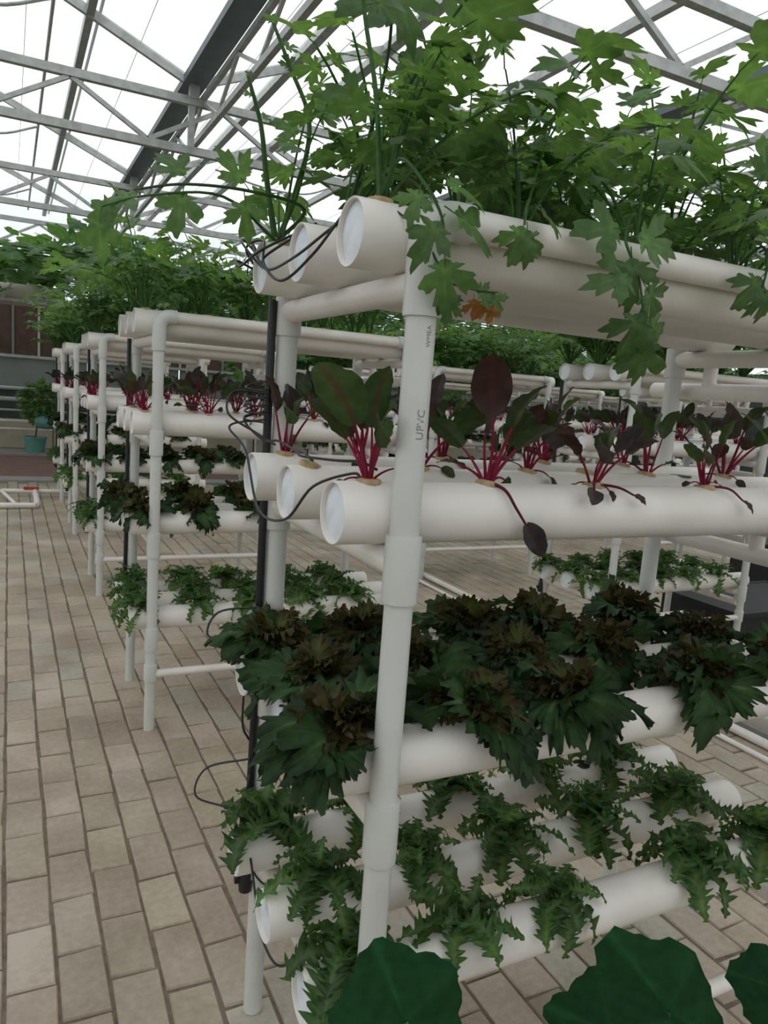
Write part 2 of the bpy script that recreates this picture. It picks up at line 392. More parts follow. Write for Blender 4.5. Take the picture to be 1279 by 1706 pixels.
def rack(x, y, label):
    R = empty('hydroponic_rack', (x, y, 0), label, 'plant rack', 'white pipe plant racks')
    for px, last in ((PX0, 0), (PX1, 1)):
        p = link('post', me_postF, R, T(px, PF, 0))
        for a, b in ((1.803, 1.90), (1.332, 1.446), (.854, .97), (.40, .51), (.25, .33)): link('coupling', slv(a, b), p)
        q = link('post', me_postB, R, T(px, PB, 0))
        for a, b in ((1.797, 1.885), (1.335, 1.446), (.854, .97), (.40, .51)): link('coupling', slv(a, b), q)
        for z in TZ: link('crossbar', me_xbar, R, T(px, 0, z-.079))
    rl = link('top_rail', me_rail, R, T(0, PF, 1.956))
    link('elbow', me_elb[0], rl, T(PX0, 0, 0)); link('elbow', me_elb[1], rl, T(PX1, 0, 0))
    link('foot_brace', me_brace, R, T(0, PF, .28))
    for z in TZ:
        for yy in PY:
            p = link('planter_pipe', me_pipe, R, T(0, yy, z))
            link('end_cap', me_cap, p, T(.009, 0, 0)); link('end_cap', me_cap, p, T(LEN-.009, 0, 0) @ Matrix.Rotation(PI, 4, 'Z'))
        mn = link('drain_manifold', me_man, R, T(XM, 0, z-.171))
        for yy in PY: link('drain_stub', me_stub, mn, T(0, yy, .0))
    link('downpipe', me_down, R, T(XM, .72, TZ[0]-.171))
    h = link('supply_hose', me_hose, R, T(PX0-.0375, PB, 0)); link('hose_valve', me_valve, h)
    return R
C1 = [(0, 0), (.012, 2.44), (.03, 4.87), (.03, 7.3), (.035, 9.6)]
C2 = [(2.88, 2.44), (2.88, 4.88), (2.88, 7.3), (2.88, 9.7), (2.88, 0)]
C3 = [(5.76, 4.88), (5.76, 7.3), (5.76, 9.7), (8.64, 7.3), (8.64, 9.7)]
ORD = ['nearest', 'second', 'third', 'fourth', 'fifth']
racks = []
for i, (x, y) in enumerate(C1):
    racks.append((rack(x, y, ['tall white pipe rack filling the foreground, nearest the camera', 'white pipe rack directly behind the foreground rack',
        'white pipe rack third back along the brick aisle', 'white pipe rack fourth back along the brick aisle', 'farthest white pipe rack along the brick aisle'][i]), ORD[i]+' rack of aisle row', i))
for i, (x, y) in enumerate(C2):
    racks.append((rack(x, y, ['white pipe rack of the right row whose three capped ends show nearest', 'second white pipe rack of the row to the right',
        'third white pipe rack of the row to the right', 'farthest white pipe rack of the row to the right', 'white pipe rack just beyond the right edge of the frame'][i]), (ORD[:4]+['frame-edge'])[i]+' rack of right row', 10+i))
for i, (x, y) in enumerate(C3):
    racks.append((rack(x, y, ['nearest white pipe rack of the third row', 'second white pipe rack of the third row', 'farthest white pipe rack of the third row', 'nearer white pipe rack of the fourth row, far right', 'farther white pipe rack of the fourth row, far right'][i]), ['nearest rack of third row', 'second rack of third row', 'farthest rack of third row', 'nearer rack of fourth row', 'farther rack of fourth row'][i], 20+i))

# ================================================================== LEAVES AND PLANTS
def blade(L, W, prof, nu=16, nv=6, bend=.6, lift=0., ruffle=0., rfreq=5, fold=.15, serr=None, cbase=(.1, .2, .05), ctip=None, cedge=None, crib=None, seed=0, twist=0., sweepb=0.):
    r_ = np.random.default_rng(seed); us = np.linspace(0, 1, nu+1); vs_ = np.linspace(-1, 1, nv+1)
    th = lift+np.array([-bend*u**1.2 for u in us]); dx = np.cos(th)*L/nu; dz = np.sin(th)*L/nu
    cx = np.concatenate([[0], np.cumsum(dx[1:])]); cz = np.concatenate([[0], np.cumsum(dz[1:])])
    ph = r_.uniform(0, 6.28, 4); V = []; C = []
    ctip = ctip or cbase; cedge = cedge or ctip
    for i, u in enumerate(us):
        nx, nz = -math.sin(th[i]), math.cos(th[i])
        for v in vs_:
            s = 1 if v > 0 else -1; a = abs(v)
            wd = W*.5*prof(u)*(serr(u, s) if serr else 1.0)
            z = fold*a*wd+ruffle*a**2.2*(math.sin(rfreq*6.28*u+ph[0]+s*1.3)+.5*math.sin(rfreq*2.3*6.28*u+ph[1]*s))*(.35+.65*math.sin(PI*min(1, u*.9+.1)))
            y = v*wd; tw = twist*u
            yy, zz = y*math.cos(tw)-z*math.sin(tw), y*math.sin(tw)+z*math.cos(tw)
            bx = -sweepb*a*wd
            V.append((cx[i]+nx*zz+bx*math.cos(th[i])+r_.normal()*.0006, yy, cz[i]+nz*zz+bx*math.sin(th[i])))
            c = np.array(cbase)*(1-u)+np.array(ctip)*u; c = c*(1-a**2)+np.array(cedge)*a**2
            if crib is not None and a < .26*(1-.6*u): c = c*.35+np.array(crib)*.65
            C.append(c)
    F = []
    for i in range(nu):
        for j in range(nv):
            k = i*(nv+1)+j; F.append((k, k+nv+1, k+nv+2, k+1))
    return np.array(V), F, np.array(C)
LIB = {}   # key -> [geometry, material, mesh, extra]
def lib(key, g, mat, extra=None): LIB[key] = [g, mat, None, extra]
def libmesh(key, name):
    e = LIB[key]
    if e[2] is None: e[2] = to_mesh(name, e[0], e[1], True, None)
    return e[2]

# --- celery leaflets: three toothed lobes around a short stalk
def leaflet(seed, size=1.0):
    r_ = np.random.default_rng(seed); nth = 72; c0 = .22
    lobes = [(0, .82, .53), (.98, .70, .51), (-.98, .70, .51), (1.80, .40, .34), (-1.80, .40, .34)]
    lobes = [(a+r_.normal()*.07, R*r_.uniform(.85, 1.12), w_) for a, R, w_ in lobes]
    ths = np.linspace(-PI, PI, nth, endpoint=False); rr = []
    for k, t in enumerate(ths):
        b = .20
        for a, R, w_ in lobes:
            d = abs((t-a+PI) % (2*PI)-PI)/w_
            if d < 1: b = max(b, R*(1-d**3.2)**.7*(1+.07*math.cos(d*PI*2.6)))
        b *= 1+(.10, .0, -.09, .0)[k % 4]*(1 if abs(t) < 2.3 else .3)+r_.normal()*.012
        rr.append(b)
    rr = np.array(rr); V = [(c0, 0, 0)]; F = []
    rings = (.4, .75, 1.0)
    dr, fo, ri = r_.uniform(.15, .7), r_.uniform(-.35, .2), r_.uniform(.03, .08)
    for s in rings:
        for k, t in enumerate(ths): V.append((c0+s*rr[k]*math.cos(t), s*rr[k]*math.sin(t), 0))
    for k in range(nth):
        k2 = (k+1) % nth; F.append((0, 1+k, 1+k2))
        for q in range(2):
            a = 1+q*nth; F.append((a+k, a+nth+k, a+nth+k2, a+k2))
    V = np.array(V, float); x, y = V[:, 0].copy(), V[:, 1].copy()
    ang = np.arctan2(y, x-c0); rad = np.hypot(x-c0, y)
    V[:, 2] = -dr*np.maximum(x, 0)**2+fo*y*y+ri*np.sin(ang*5+seed)*rad+.07*np.abs(np.sin(ang*1.65))*rad
    C = np.tile(np.array([.088, .170, .060]), (len(V), 1)); C[:, :] *= (1.18-.3*rad)[:, None]
    vein = np.exp(-((np.abs(np.sin(ang*1.65)))/.12)**2)*(rad < .6)
    C *= (1+.35*vein)[:, None]; C[0] = (.12, .24, .07)
    st = sweep([(-.22, 0, .02), (0, 0, 0), (c0, 0, 0)], [.016, .014, .008], 4, False, (.10, .22, .06))
    g = join((V, F, C), st); g = (g[0]*.080*size+np.array([.22*.080*size, 0, 0]), g[1], g[2]); return g
NLF = 10
for i in range(NLF): lib('cl%d' % i, leaflet(i), 'leaf')
# --- celery stalks: ribbed petioles in the XZ plane, unit length 1 (scaled), with points where leaflets join
def stalk_geo(lean, bend, seed, r=.0042, L=.36):
    n = 10; th = PI/2-lean; P = [Vector((0, 0, -.02))]; p = Vector((0, 0, 0)); pts = [p.copy()]; r_ = np.random.default_rng(seed); yb = r_.uniform(-.3, .3)
    for k in range(n):
        t = th-bend*((k+1)/n)**1.5
        p = p+Vector((math.cos(t), yb*((k)/n)*.5, math.sin(t)))*L/n; pts.append(p.copy())
    g = sweep(pts, [r*(1-.55*k/n) for k in range(n+1)], 6, False, (.085, .20, .055))
    tan = [(pts[min(k+1, n)]-pts[max(k-1, 0)]).normalized() for k in range(n+1)]
    return g, pts, tan
NST = 9
for i, (le, be) in enumerate([(.08, .25), (.18, .4), (.3, .5), (.45, .7), (.6, .6), (.75, .9), (.2, .15), (.95, 1.0), (.35, 1.2)]):
    g, pts, tan = stalk_geo(le, be, i); lib('cs%d' % i, g, 'leaf', (pts, tan))
def aim(p, d, up=Vector((0, 0, 1)), s=1.0):
    """frame at p with X along d and Z as near up as possible"""
    x = d.normalized(); y = up.cross(x)
    if y.length < .05: y = Vector((0, 1, 0)).cross(x)
    y.normalize(); z = x.cross(y); mm = Matrix.Identity(4)
    for i in range(3): mm[i][0], mm[i][1], mm[i][2], mm[i][3] = x[i]*s, y[i]*s, z[i]*s, p[i]
    return mm
def leaflet_set(pts, tan, r_, sz=1.0, pairs=((1.0, 0), (.80, 1), (.58, 1))):
    subs = []; n = len(pts)-1
    for u, kind in pairs:
        k = min(n, int(round(u*n))); p, t = pts[k], tan[k]; side = t.cross(Vector((0, 0, 1)))
        if side.length < .1: side = Vector((0, 1, 0))
        side.normalize()
        for sg in ((0,) if kind == 0 else (-1, 1)):
            d = t*(1 if sg == 0 else .35)+side*sg*.95+Vector((r_.normal()*.15, r_.normal()*.15, r_.normal()*.15-.12))
            d.z *= .6
            subs.append(('leaflet', 'cl%d' % r_.integers(NLF), aim(p, d, Vector((r_.normal()*.35, r_.normal()*.35, 1)), sz*r_.uniform(.70, 1.12)*(1.1 if sg == 0 else .9)), []))
    return subs
def spec_celery(seed, h=1.0, n=10, spread=1.0, azr=None):
    r_ = np.random.default_rng(seed); sp_ = []
    a0 = r_.uniform(0, 6.28)
    for k in range(n):
        v = int(r_.choice([0, 1, 2, 3, 4, 6, 8, 5] if spread > .9 else [0, 1, 2, 6])); s = h*r_.uniform(.6, 1.25)
        az = a0+k*2.4+r_.normal()*.3
        pts, tan = LIB['cs%d' % v][3]
        mt = Matrix.Rotation(az, 4, 'Z') @ Matrix.Diagonal((s, s, s, 1)); mt.translation = Vector((math.cos(az)*.008, math.sin(az)*.008, 0))
        sp_.append(('stalk', 'cs%d' % v, mt, leaflet_set(pts, tan, r_, 1.0/max(s, .7)*r_.uniform(.8, 1.1), ((1.0, 0), (.88, 1), (.72, 1), (.52, 1)) if r_.random() < .6 else ((1.0, 0), (.84, 1), (.62, 1)))))
    return sp_
# --- red-stemmed chard
def cs(x): return max(0.0, x)
CH_PROF = lambda u: (cs(math.sin(PI*min(1, u*.97+.03)))**.62)*(1-.30*u)+.02
CHCOL = [((.035, .070, .025), (.030, .055, .022)), ((.038, .022, .020), (.045, .022, .020)), ((.040, .038, .022), (.035, .055, .024)), ((.040, .085, .028), (.036, .075, .027)), ((.045, .036, .042), (.050, .042, .052))]
for i in range(10):
    cb, ct = CHCOL[i % 5]
    lib('hb%d' % i, blade(.105+.012*(i % 3), .074+.008*(i % 2), CH_PROF, 12, 8, .55+.35*(i % 4)*.5, .15, .0035, 2.2, .22, None, cb, ct, None, (.075, .022, .028), i+50), 'leaf')
def hstalk(lean, bend, L, seed):
    n = 8; p = Vector((0, 0, 0)); pts = [p.copy()]; th = PI/2-lean; r_ = np.random.default_rng(seed)
    for k in range(n):
        t = th-bend*((k+1)/n)**1.3; p = p+Vector((math.cos(t), .1*math.sin(k*.7+seed), math.sin(t)))*L/n; pts.append(p.copy())
    g = sweep(pts, [.0042*(1-.45*k/n) for k in range(n+1)], 6, False, (.22, .016, .045))
    return g, pts, (pts[-1]-pts[-2]).normalized()
HS_ = [(.08, .1, .115), (.2, .15, .11), (.35, .25, .105), (.5, .3, .10), (.12, .05, .122), (.8, .6, .085), (1.2, 1.0, .075), (.28, -.1, .125)]
for i, (a, b, L) in enumerate(HS_):
    g, pts, tn = hstalk(a, b, L, i); lib('hs%d' % i, g, 'leaf_dark', (pts, tn))
def spec_chard(seed, h=1.0, n=7):
    r_ = np.random.default_rng(seed); sp_ = []; a0 = r_.uniform(0, 6.28)
    for k in range(n+2):
        small = k >= n
        v = int(r_.choice([5, 6])) if small else int(r_.choice([0, 1, 2, 3, 3, 2, 7])); s = h*r_.uniform(.8, 1.15)*(.75 if small else 1)
        az = a0+k*2.4+r_.normal()*.4; pts, tn = LIB['hs%d' % v][3]
        mt = Matrix.Rotation(az, 4, 'Z') @ Matrix.Diagonal((s, s, s, 1)); mt.translation = Vector((math.cos(az)*.006, math.sin(az)*.006, .004))
        roll = Matrix.Rotation(r_.normal()*.7, 4, 'X')
        bm = aim(pts[-1], tn+Vector((r_.uniform(-.1, .25), r_.normal()*.2, 0)), Vector((-.6, 0, .8)), (.55 if small else r_.uniform(.68, 1.12))) @ roll
        sp_.append(('leaf_stalk', 'hs%d' % v, mt, [('leaf_blade', 'hb%d' % r_.integers(10), bm, [])]))
    return sp_
# --- red-leaf lettuce
def frill_leaf(seed, L, W, bend, frill, cbase, cmid, cedge, crib):
    """broad leaf with a crinkled, rounded-lobed margin: rings around the lower middle of the blade"""
    r_ = np.random.default_rng(seed); nth = 150; rings = (.22, .45, .65, .82, .93, 1.0); c0 = .34
    ths = np.linspace(-PI, PI, nth, endpoint=False); ph = r_.uniform(0, 6.28, 6); rr = []
    for t in ths:
        ex, ey = math.cos(t), math.sin(t)
        fw = .66 if ex > 0 else .34
        b = 1/math.sqrt((ex/fw)**2+(ey/(.5*W/L))**2)
        if ex < -.55: b *= 1-.35*(-ex-.55)/.45*(1 if abs(ey) > .08 else 0)
        k = min(1., max(.15, 1.2*(ex+1.0)))
        b *= 1+k*(.14*math.sin(3*t+ph[0])+.34*(abs(math.sin(5.5*t+ph[1]))**.7-.6)+.22*(abs(math.sin(14*t+ph[2]))**.6-.6)+.13*(abs(math.sin(26*t+ph[3]))**.6-.6))
        rr.append(max(b, .06))
    rr = np.array(rr); V = [(c0, 0, 0)]; F = []; S = [0]; A = [0]
    for s in rings:
        for k, t in enumerate(ths): V.append((c0+s*rr[k]*math.cos(t), s*rr[k]*math.sin(t), 0)); S.append(s); A.append(t)
    for k in range(nth):
        k2 = (k+1) % nth; F.append((0, 1+k, 1+k2))
        for q in range(len(rings)-1):
            a = 1+q*nth; F.append((a+k, a+nth+k, a+nth+k2, a+k2))
    V = np.array(V); S = np.array(S); A = np.array(A); x, y = V[:, 0], V[:, 1]; k = np.clip(1.0+np.cos(A), .1, 1)
    V[:, 2] = k*frill*(S**3*(np.sin(7*A+ph[3])+1.0*np.sin(16*A+ph[4]))+.8*S**5*np.sin(31*A+ph[5]))+.10*np.abs(y)+.012*np.sin(40*x+ph[0])*S
    # roll the blade down along its length
    th = -bend*np.clip(x, 0, 1.2)**1.3*.5; V = np.stack([x*np.cos(th)-V[:, 2]*np.sin(th), y, x*np.sin(th)+V[:, 2]*np.cos(th)], 1)
    C = np.array(cbase)[None]*(1-S[:, None])+np.array(cmid)[None]*S[:, None]; e = (S**4)[:, None]; C = C*(1-e)+np.array(cedge)[None]*e
    rib = (np.exp(-(y/.028)**2)*(x < .75))[:, None]; C = C*(1-.7*rib)+np.array(crib)[None]*.7*rib
    return V*L, F, C
for i in range(8):   # outer green leaves
    lib('lo%d' % i, frill_leaf(i+80, .118, .108, .7+.3*(i % 3), .055, (.055, .110, .035), (.030, .070, .024), (.027, .050, .022), (.14, .20, .09)), 'leaf_dark')
for i in range(8):   # inner bronze leaves
    lib('li%d' % i, frill_leaf(i+95, .085, .088, .6+.3*(i % 3), .075, (.080, .105, .026), (.052, .058, .018), (.052, .034, .016), (.11, .13, .05)), 'leaf_dark')
def spec_lettuce(seed, h=1.0, n=20):
    r_ = np.random.default_rng(seed); sp_ = []; a0 = r_.uniform(0, 6.28)
    for k in range(n):
        f = k/(n-1); az = a0+k*2.4+r_.normal()*.25
        el = math.radians(-8+70*f**1.2+r_.normal()*16); s = h*(1.10-.25*f)*r_.uniform(.85, 1.12)
        key = ('lo%d' if f < .42 else 'li%d') % r_.integers(8)
        mt = Matrix.Rotation(az, 4, 'Z') @ Matrix.Rotation(-el, 4, 'Y') @ Matrix.Rotation(r_.normal()*.5, 4, 'X') @ Matrix.Diagonal((s, s, s, 1))
        mt.translation = Vector((math.cos(az)*.012*(1-f), math.sin(az)*.012*(1-f), .008+.022*f))
        sp_.append(('leaf', key, mt, []))
    return sp_
# --- curly endive
EN_PROF = lambda u: .20+.85*(cs(math.sin(PI*min(1, u*.86+.05)))**1.2)*(1 if u < .93 else .55)
def en_serr(seed, k=10):
    r_ = np.random.default_rng(seed); ph = r_.uniform(0, 1, 2)
    def f(u, s):
        t = (u*k+ph[0 if s > 0 else 1]) % 1.0
        return (.24+.95*(1-abs(2*t-1))**.8)*(1+.3*math.sin(23*u+ph[0]*9+s)) if u > .12 else .5
    return f
for i in range(9):
    lib('en%d' % i, blade(.15+.012*(i % 3), .062+.012*(i % 2), EN_PROF, 44, 6, .9+.3*(i % 5), .45, .009, 5.5, .22, en_serr(i, 10+i % 4), (.14, .21, .075), (.058, .138, .040), (.044, .118, .034), (.15, .21, .09), i+120, .3*((i % 3)-1), .4), 'leaf')
def spec_endive(seed, h=1.0, n=20):
    r_ = np.random.default_rng(seed); sp_ = []; a0 = r_.uniform(0, 6.28)
    for k in range(n):
        f = k/(n-1); az = a0+k*2.4+r_.normal()*.3
        el = math.radians(-28+72*f+r_.normal()*12); s = h*(1.08-.45*f)*r_.uniform(.8, 1.15)
        mt = Matrix.Rotation(az, 4, 'Z') @ Matrix.Rotation(-el, 4, 'Y') @ Matrix.Rotation(r_.normal()*.35, 4, 'X') @ Matrix.Diagonal((s, s, s, 1))
        mt.translation = Vector((0, 0, .008+.012*f)); sp_.append(('leaf', 'en%d' % r_.integers(9), mt, []))
    return sp_

lib('plug', join(lathe([(.001, -.02), (.021, -.02), (.024, .0), (.022, .007), (.012, .010), (.001, .009)], 12)), 'sponge')
def inside_pipes(v):
    """share of points (in rack coordinates) that lie inside a planter pipe, post or rail"""
    x, y, z = v[:, 0], v[:, 1], v[:, 2]; bad = np.zeros(len(v), bool)
    for tz in TZ:
        for py in PY: bad |= ((y-py)**2+(z-tz)**2 < (R0-.002)**2) & (x > -.002) & (x < LEN)
    for px in (PX0, PX1):
        for py in (PF, PB): bad |= ((x-px)**2+(y-py)**2 < .029**2) & (z < 1.98)
    bad |= ((y-PF)**2+(z-1.956)**2 < .029**2) & (x > PX0) & (x < PX1)
    return bad
def settle(spec, origin):
    """lift or turn each leaf until it rests on the pipes instead of passing through them"""
    o = np.array(origin); res = []
    for name, key, mt, subs in spec:
        gs = [(LIB[key][0][0], mt)]+[(LIB[k2][0][0], mt @ m2) for _, k2, m2, _ in subs]; best = None
        loc = mt.translation.copy()
        for dz, lift in ((0, 0), (0, .2), (.3, .1), (-.3, .1), (0, .4), (.6, .2), (-.6, .2), (.4, .5), (-.4, .5), (0, .7), (.9, .6), (-.9, .6)):
            az = math.atan2(mt[1][0], mt[0][0]) if key[:2] in ('lo', 'li', 'en') else math.atan2(loc.y, loc.x)
            ax = Vector((math.sin(az), -math.cos(az), 0))
            rot = Matrix.Rotation(dz, 4, 'Z') @ Matrix.Rotation(lift, 4, ax)
            n = 0; b = 0
            for v, mm in gs:
                a = np.array(Matrix.Translation(loc) @ rot @ Matrix.Translation(-loc) @ mm); p = v[::2]@a[:3, :3].T+a[:3, 3]
                far = np.linalg.norm(p, axis=1) > .035; n += len(p); b += int((inside_pipes(p+o) & far).sum())
            if best is None or b < best[0]-.004*n: best = (b, rot)
            if b <= .012*n: break
        res.append((name, key, Matrix.Translation(loc) @ best[1] @ Matrix.Translation(-loc) @ mt, subs))
    return res
def build(spec, root, depth=2):
    for name, key, mt, subs in spec:
        o = link(name, libmesh(key, name), root, mt)
        for n2, k2, m2, _ in subs:
            link(n2, libmesh(k2, n2), o, m2)
def build_flat(spec, root):
    """each stalk with its leaflets as one part"""
    for name, key, mt, subs in spec:
        g = join(LIB[key][0], *[xf(LIB[k2][0], m2) for _, k2, m2, _ in subs]) if subs else None
        if g is None: link(name, libmesh(key, name), root, mt)
        else: obj(name, g, LIB[key][1], root, mt, True, None)
def merged(spec, name, mat):
    gs = []
    for _, key, mt, subs in spec:
        gs.append(xf(LIB[key][0], mt))
        for _, k2, m2, _ in subs: gs.append(xf(LIB[k2][0], mt @ m2))
    return to_mesh(name, join(*gs), mat, True, None)
KIND = {0: ('celery_plant', 'celery', spec_celery, 'leaf', 'leafy celery'), 1: ('chard_plant', 'chard', spec_chard, 'leaf_dark', 'red-stemmed chard'),
        2: ('lettuce_plant', 'lettuce', spec_lettuce, 'leaf_dark', 'bronze frilly lettuce'), 3: ('endive_plant', 'endive', spec_endive, 'leaf', 'curly green endive')}
FAR = {t: [merged(KIND[t][2](900+10*t+v, [1.2, .95, 1, 1][t], [18, 7, 20, 20][t]), KIND[t][0], KIND[t][3]) for v in range(4)] for t in range(4)}
me_plug = libmesh('plug', 'sponge_plug')
ORDH = ['first', 'second', 'third', 'fourth', 'fifth', 'sixth']
PIPE = ['front', 'middle', 'back']
HX = [.06, .34, .62, .90, 1.18]
NEARX = {(1, 0): [.065, .312, .57, .894, 1.18], (1, 1): [.30, .589, .968, 1.25], (1, 2): [.079, .27, .50, .827, 1.12],
         (2, 0): [.045, .334, .57, .966, 1.30], (2, 1): [.10, .341, .60, .88, 1.25], (2, 2): [.075, .31, .629, .86, 1.2],
         (3, 0): [.09, .355, .598, 1.026, 1.30], (3, 1): [.126, .378, .63, .911, 1.227], (3, 2): [.085, .34, .641, .927, 1.2],
         (0, 0): [.05, .33, .61, .89, 1.17], (0, 1): [.09, .36, .64, .92, 1.2], (0, 2): [.035, .30, .60, .90, 1.2]}
SKIP = set()
rngp = random.Random(3)
for R, rname, idx in racks:
    for t in range(4):
        nm, cat, fn, mat, desc = KIND[t]
        for pi_ in range(3):
            xs = NEARX[(t, pi_)] if idx == 0 else HX
            for hi, hx in enumerate(xs):
                if (idx, t, pi_, hi) in SKIP: continue
                x = hx+(0 if idx == 0 else rngp.uniform(-.03, .03))
                x = min(max(x, .04), LEN-.05)
                lab = '%s, %s from aisle end, %s pipe, %s' % (desc, ORDH[hi], PIPE[pi_], rname)
                P = empty(nm, (R.location.x+x, R.location.y+PY[pi_], TZ[t]+R0-.004), lab, cat, '%s plants' % cat)
                seed = idx*1000+t*100+pi_*10+hi
                if idx == 0:
                    if t == 0:
                        sp_ = spec_celery(seed, [.74, .95, 1.12][pi_]*rngp.uniform(.85, 1.12), ([7, 5, 3][pi_] if hi == 0 else [9, 11, 11][pi_]))
                        if hi == 0:   # the plants at the capped ends grow in over the pipes, leaving the end clear
                            sp_ = [(n_, k_, (Matrix.Rotation(PI, 4, 'Z') @ m_) if (m_ @ Vector((.3, 0, .3)))[0] < -.05 else m_, s_) for n_, k_, m_, s_ in sp_]
                    elif t == 1: sp_ = spec_chard(seed, rngp.uniform(.74, .95), rngp.randint(5, 8))
                    elif t == 2: sp_ = spec_lettuce(seed, rngp.uniform(.95, 1.15), 28)
                    else: sp_ = spec_endive(seed, rngp.uniform(.8, 1.08), 22)
                    build(settle(sp_, (x, PY[pi_], TZ[t]+R0-.004)), P)
                    link('sponge_plug', me_plug, P, Matrix.Rotation(rngp.uniform(-.2, .2), 4, 'Y'))
                elif idx == 1:
                    sp_ = fn(seed); (build_flat if t == 0 else build)(sp_, P)
                    link('sponge_plug', me_plug, P)
                else:
                    link('foliage', FAR[t][rngp.randrange(4)], P, Matrix.Rotation(rngp.uniform(0, 6.28), 4, 'Z') @ Matrix.Diagonal((1, 1, rngp.uniform(.85, 1.1), 1)))
# individually placed celery stalks that hang over the rail or reach out over the aisle
CEL = [o for o in bpy.data.objects if o.name.split('.')[0] == 'celery_plant']
def plant_at(x, y): return min(CEL, key=lambda o: (o.location-Vector((x, y, 1.98))).length)
def hang(root, path, leaves, r=.0034, col=(.07, .15, .05)):
    L = Vector(root.location); pts = smooth_path([Vector(p)-L for p in path], 6)
    st = obj('stalk', sweep(pts, [r*(1-.5*k/len(pts)) for k in range(len(pts))], 6, False, col), 'leaf', root)
    for i, (p, d, up, s) in enumerate(leaves):
        link('leaflet', libmesh('cl%d' % ((i*3+len(leaves)) % NLF), 'leaflet'), st, aim(Vector(p)-L, Vector(d), Vector(up), s*.84))
F_ = (-.35, -.85, .3)
hang(plant_at(.05, 0), [(.05, 0, 1.99), (.04, -.08, 2.03), (.05, -.14, 1.99), (.08, -.155, 1.94), (.09, -.15, 1.89)],
     [((.085, -.155, 1.945), (-.5, -.1, -.75), F_, .95), ((.082, -.155, 1.955), (.85, -.1, -.3), (-.3, -.6, .7), 1.15), ((.09, -.152, 1.90), (.15, 0, -1), F_, 1.05), ((.07, -.15, 1.985), (.9, -.1, .1), (-.2, -.6, .8), 1.0), ((.05, -.14, 1.985), (-.3, -.2, -.8), F_, .7)])
hang(plant_at(.05, 0), [(.05, 0, 1.99), (.08, -.09, 1.93), (.115, -.125, 1.86), (.16, -.125, 1.85), (.215, -.12, 1.852)],
     [((.20, -.12, 1.853), (.6, 0, -.6), F_, .6), ((.165, -.12, 1.85), (.7, -.1, -.1), F_, .55), ((.13, -.12, 1.84), (-.15, 0, -1), F_, .6), ((.12, -.12, 1.85), (.35, 0, -1), F_, .5)], .002)
hang(plant_at(.33, 0), [(.33, 0, 1.99), (.28, -.09, 2.01), (.24, -.14, 1.985), (.232, -.15, 1.955)],
     [((.234, -.15, 1.965), (-.3, 0, -.9), F_, .85), ((.236, -.15, 1.96), (.25, 0, -1), F_, .8), ((.245, -.145, 1.985), (.9, 0, -.1), (-.2, -.6, .8), .9)])
hang(plant_at(.61, 0), [(.61, 0, 1.99), (.52, -.08, 2.03), (.45, -.14, 1.97), (.48, -.155, 1.90), (.515, -.15, 1.80)],
     [((.45, -.14, 1.985), (-.7, -.1, -.1), F_, 1.15), ((.45, -.145, 1.975), (.7, -.2, -.1), F_, 1.15), ((.455, -.15, 1.955), (.1, -.2, -.9), F_, 1.2), ((.478, -.155, 1.91), (-.9, 0, -.2), F_, 1.15),
      ((.482, -.155, 1.905), (.6, 0, -.5), F_, 1.15), ((.498, -.155, 1.865), (-.35, 0, -.9), F_, 1.2), ((.50, -.155, 1.855), (.65, 0, -.75), F_, 1.1), ((.515, -.15, 1.82), (.05, 0, -1), F_, 1.1)])
hang(plant_at(.9, 0), [(.89, 0, 1.99), (.84, -.1, 2.02), (.80, -.15, 1.97), (.79, -.155, 1.93)], [((.80, -.15, 1.96), (-.6, 0, -.6), F_, 1.0), ((.79, -.155, 1.94), (.4, 0, -.8), F_, .95), ((.82, -.14, 2.0), (.8, -.2, .1), (-.2, -.5, .8), 1.0)])
g = LIB['cl3'][0]; lib('clo', (g[0], g[1], np.tile(np.array([.26, .12, .035]), (len(g[0]), 1))), 'leaf')
P0 = plant_at(.05, 0); st = [c for c in P0.children if c.name.startswith('stalk')][-1]
for p, d in (((.17, -.12, 1.845), (.1, 0, -1)), ((.195, -.12, 1.84), (.25, 0, -1))):
    o = link('withered_leaflet', libmesh('clo', 'withered_leaflet'), st, aim(Vector(p)-P0.location, Vector(d), Vector(F_), .42)); o['label'] = 'withered orange leaflet'
CHP = [o for o in bpy.data.objects if o.name.split('.')[0] == 'chard_plant']
def chard_droop(x, path, up, s, key):
    root = min(CHP, key=lambda o: (o.location-Vector((x, 0, 1.52))).length); L = Vector(root.location)
    pts = smooth_path([Vector(p)-L for p in path], 6)
    st = obj('leaf_stalk', sweep(pts, [.0035*(1-.4*k/len(pts)) for k in range(len(pts))], 6, False, (.13, .016, .035)), 'leaf_dark', root)
    link('leaf_blade', libmesh(key, 'leaf_blade'), st, aim(pts[-1], pts[-1]-pts[-2], Vector(up), s))
chard_droop(.312, [(.312, -.005, 1.53), (.322, -.045, 1.52), (.335, -.066, 1.49), (.355, -.072, 1.462)], (-.3, -.9, .2), .66, 'hb4')
chard_droop(.57, [(.57, -.005, 1.53), (.545, -.03, 1.535), (.525, -.055, 1.525)], (-.2, -.8, .5), .5, 'hb9')
chard_droop(.57, [(.57, -.005, 1.53), (.60, -.04, 1.528), (.625, -.062, 1.515)], (.2, -.8, .5), .3, 'hb6')
chard_droop(.894, [(.894, -.005, 1.53), (.925, -.04, 1.528), (.945, -.064, 1.505)], (.2, -.8, .5), .3, 'hb1')
LB = plant_at(.035, .486)
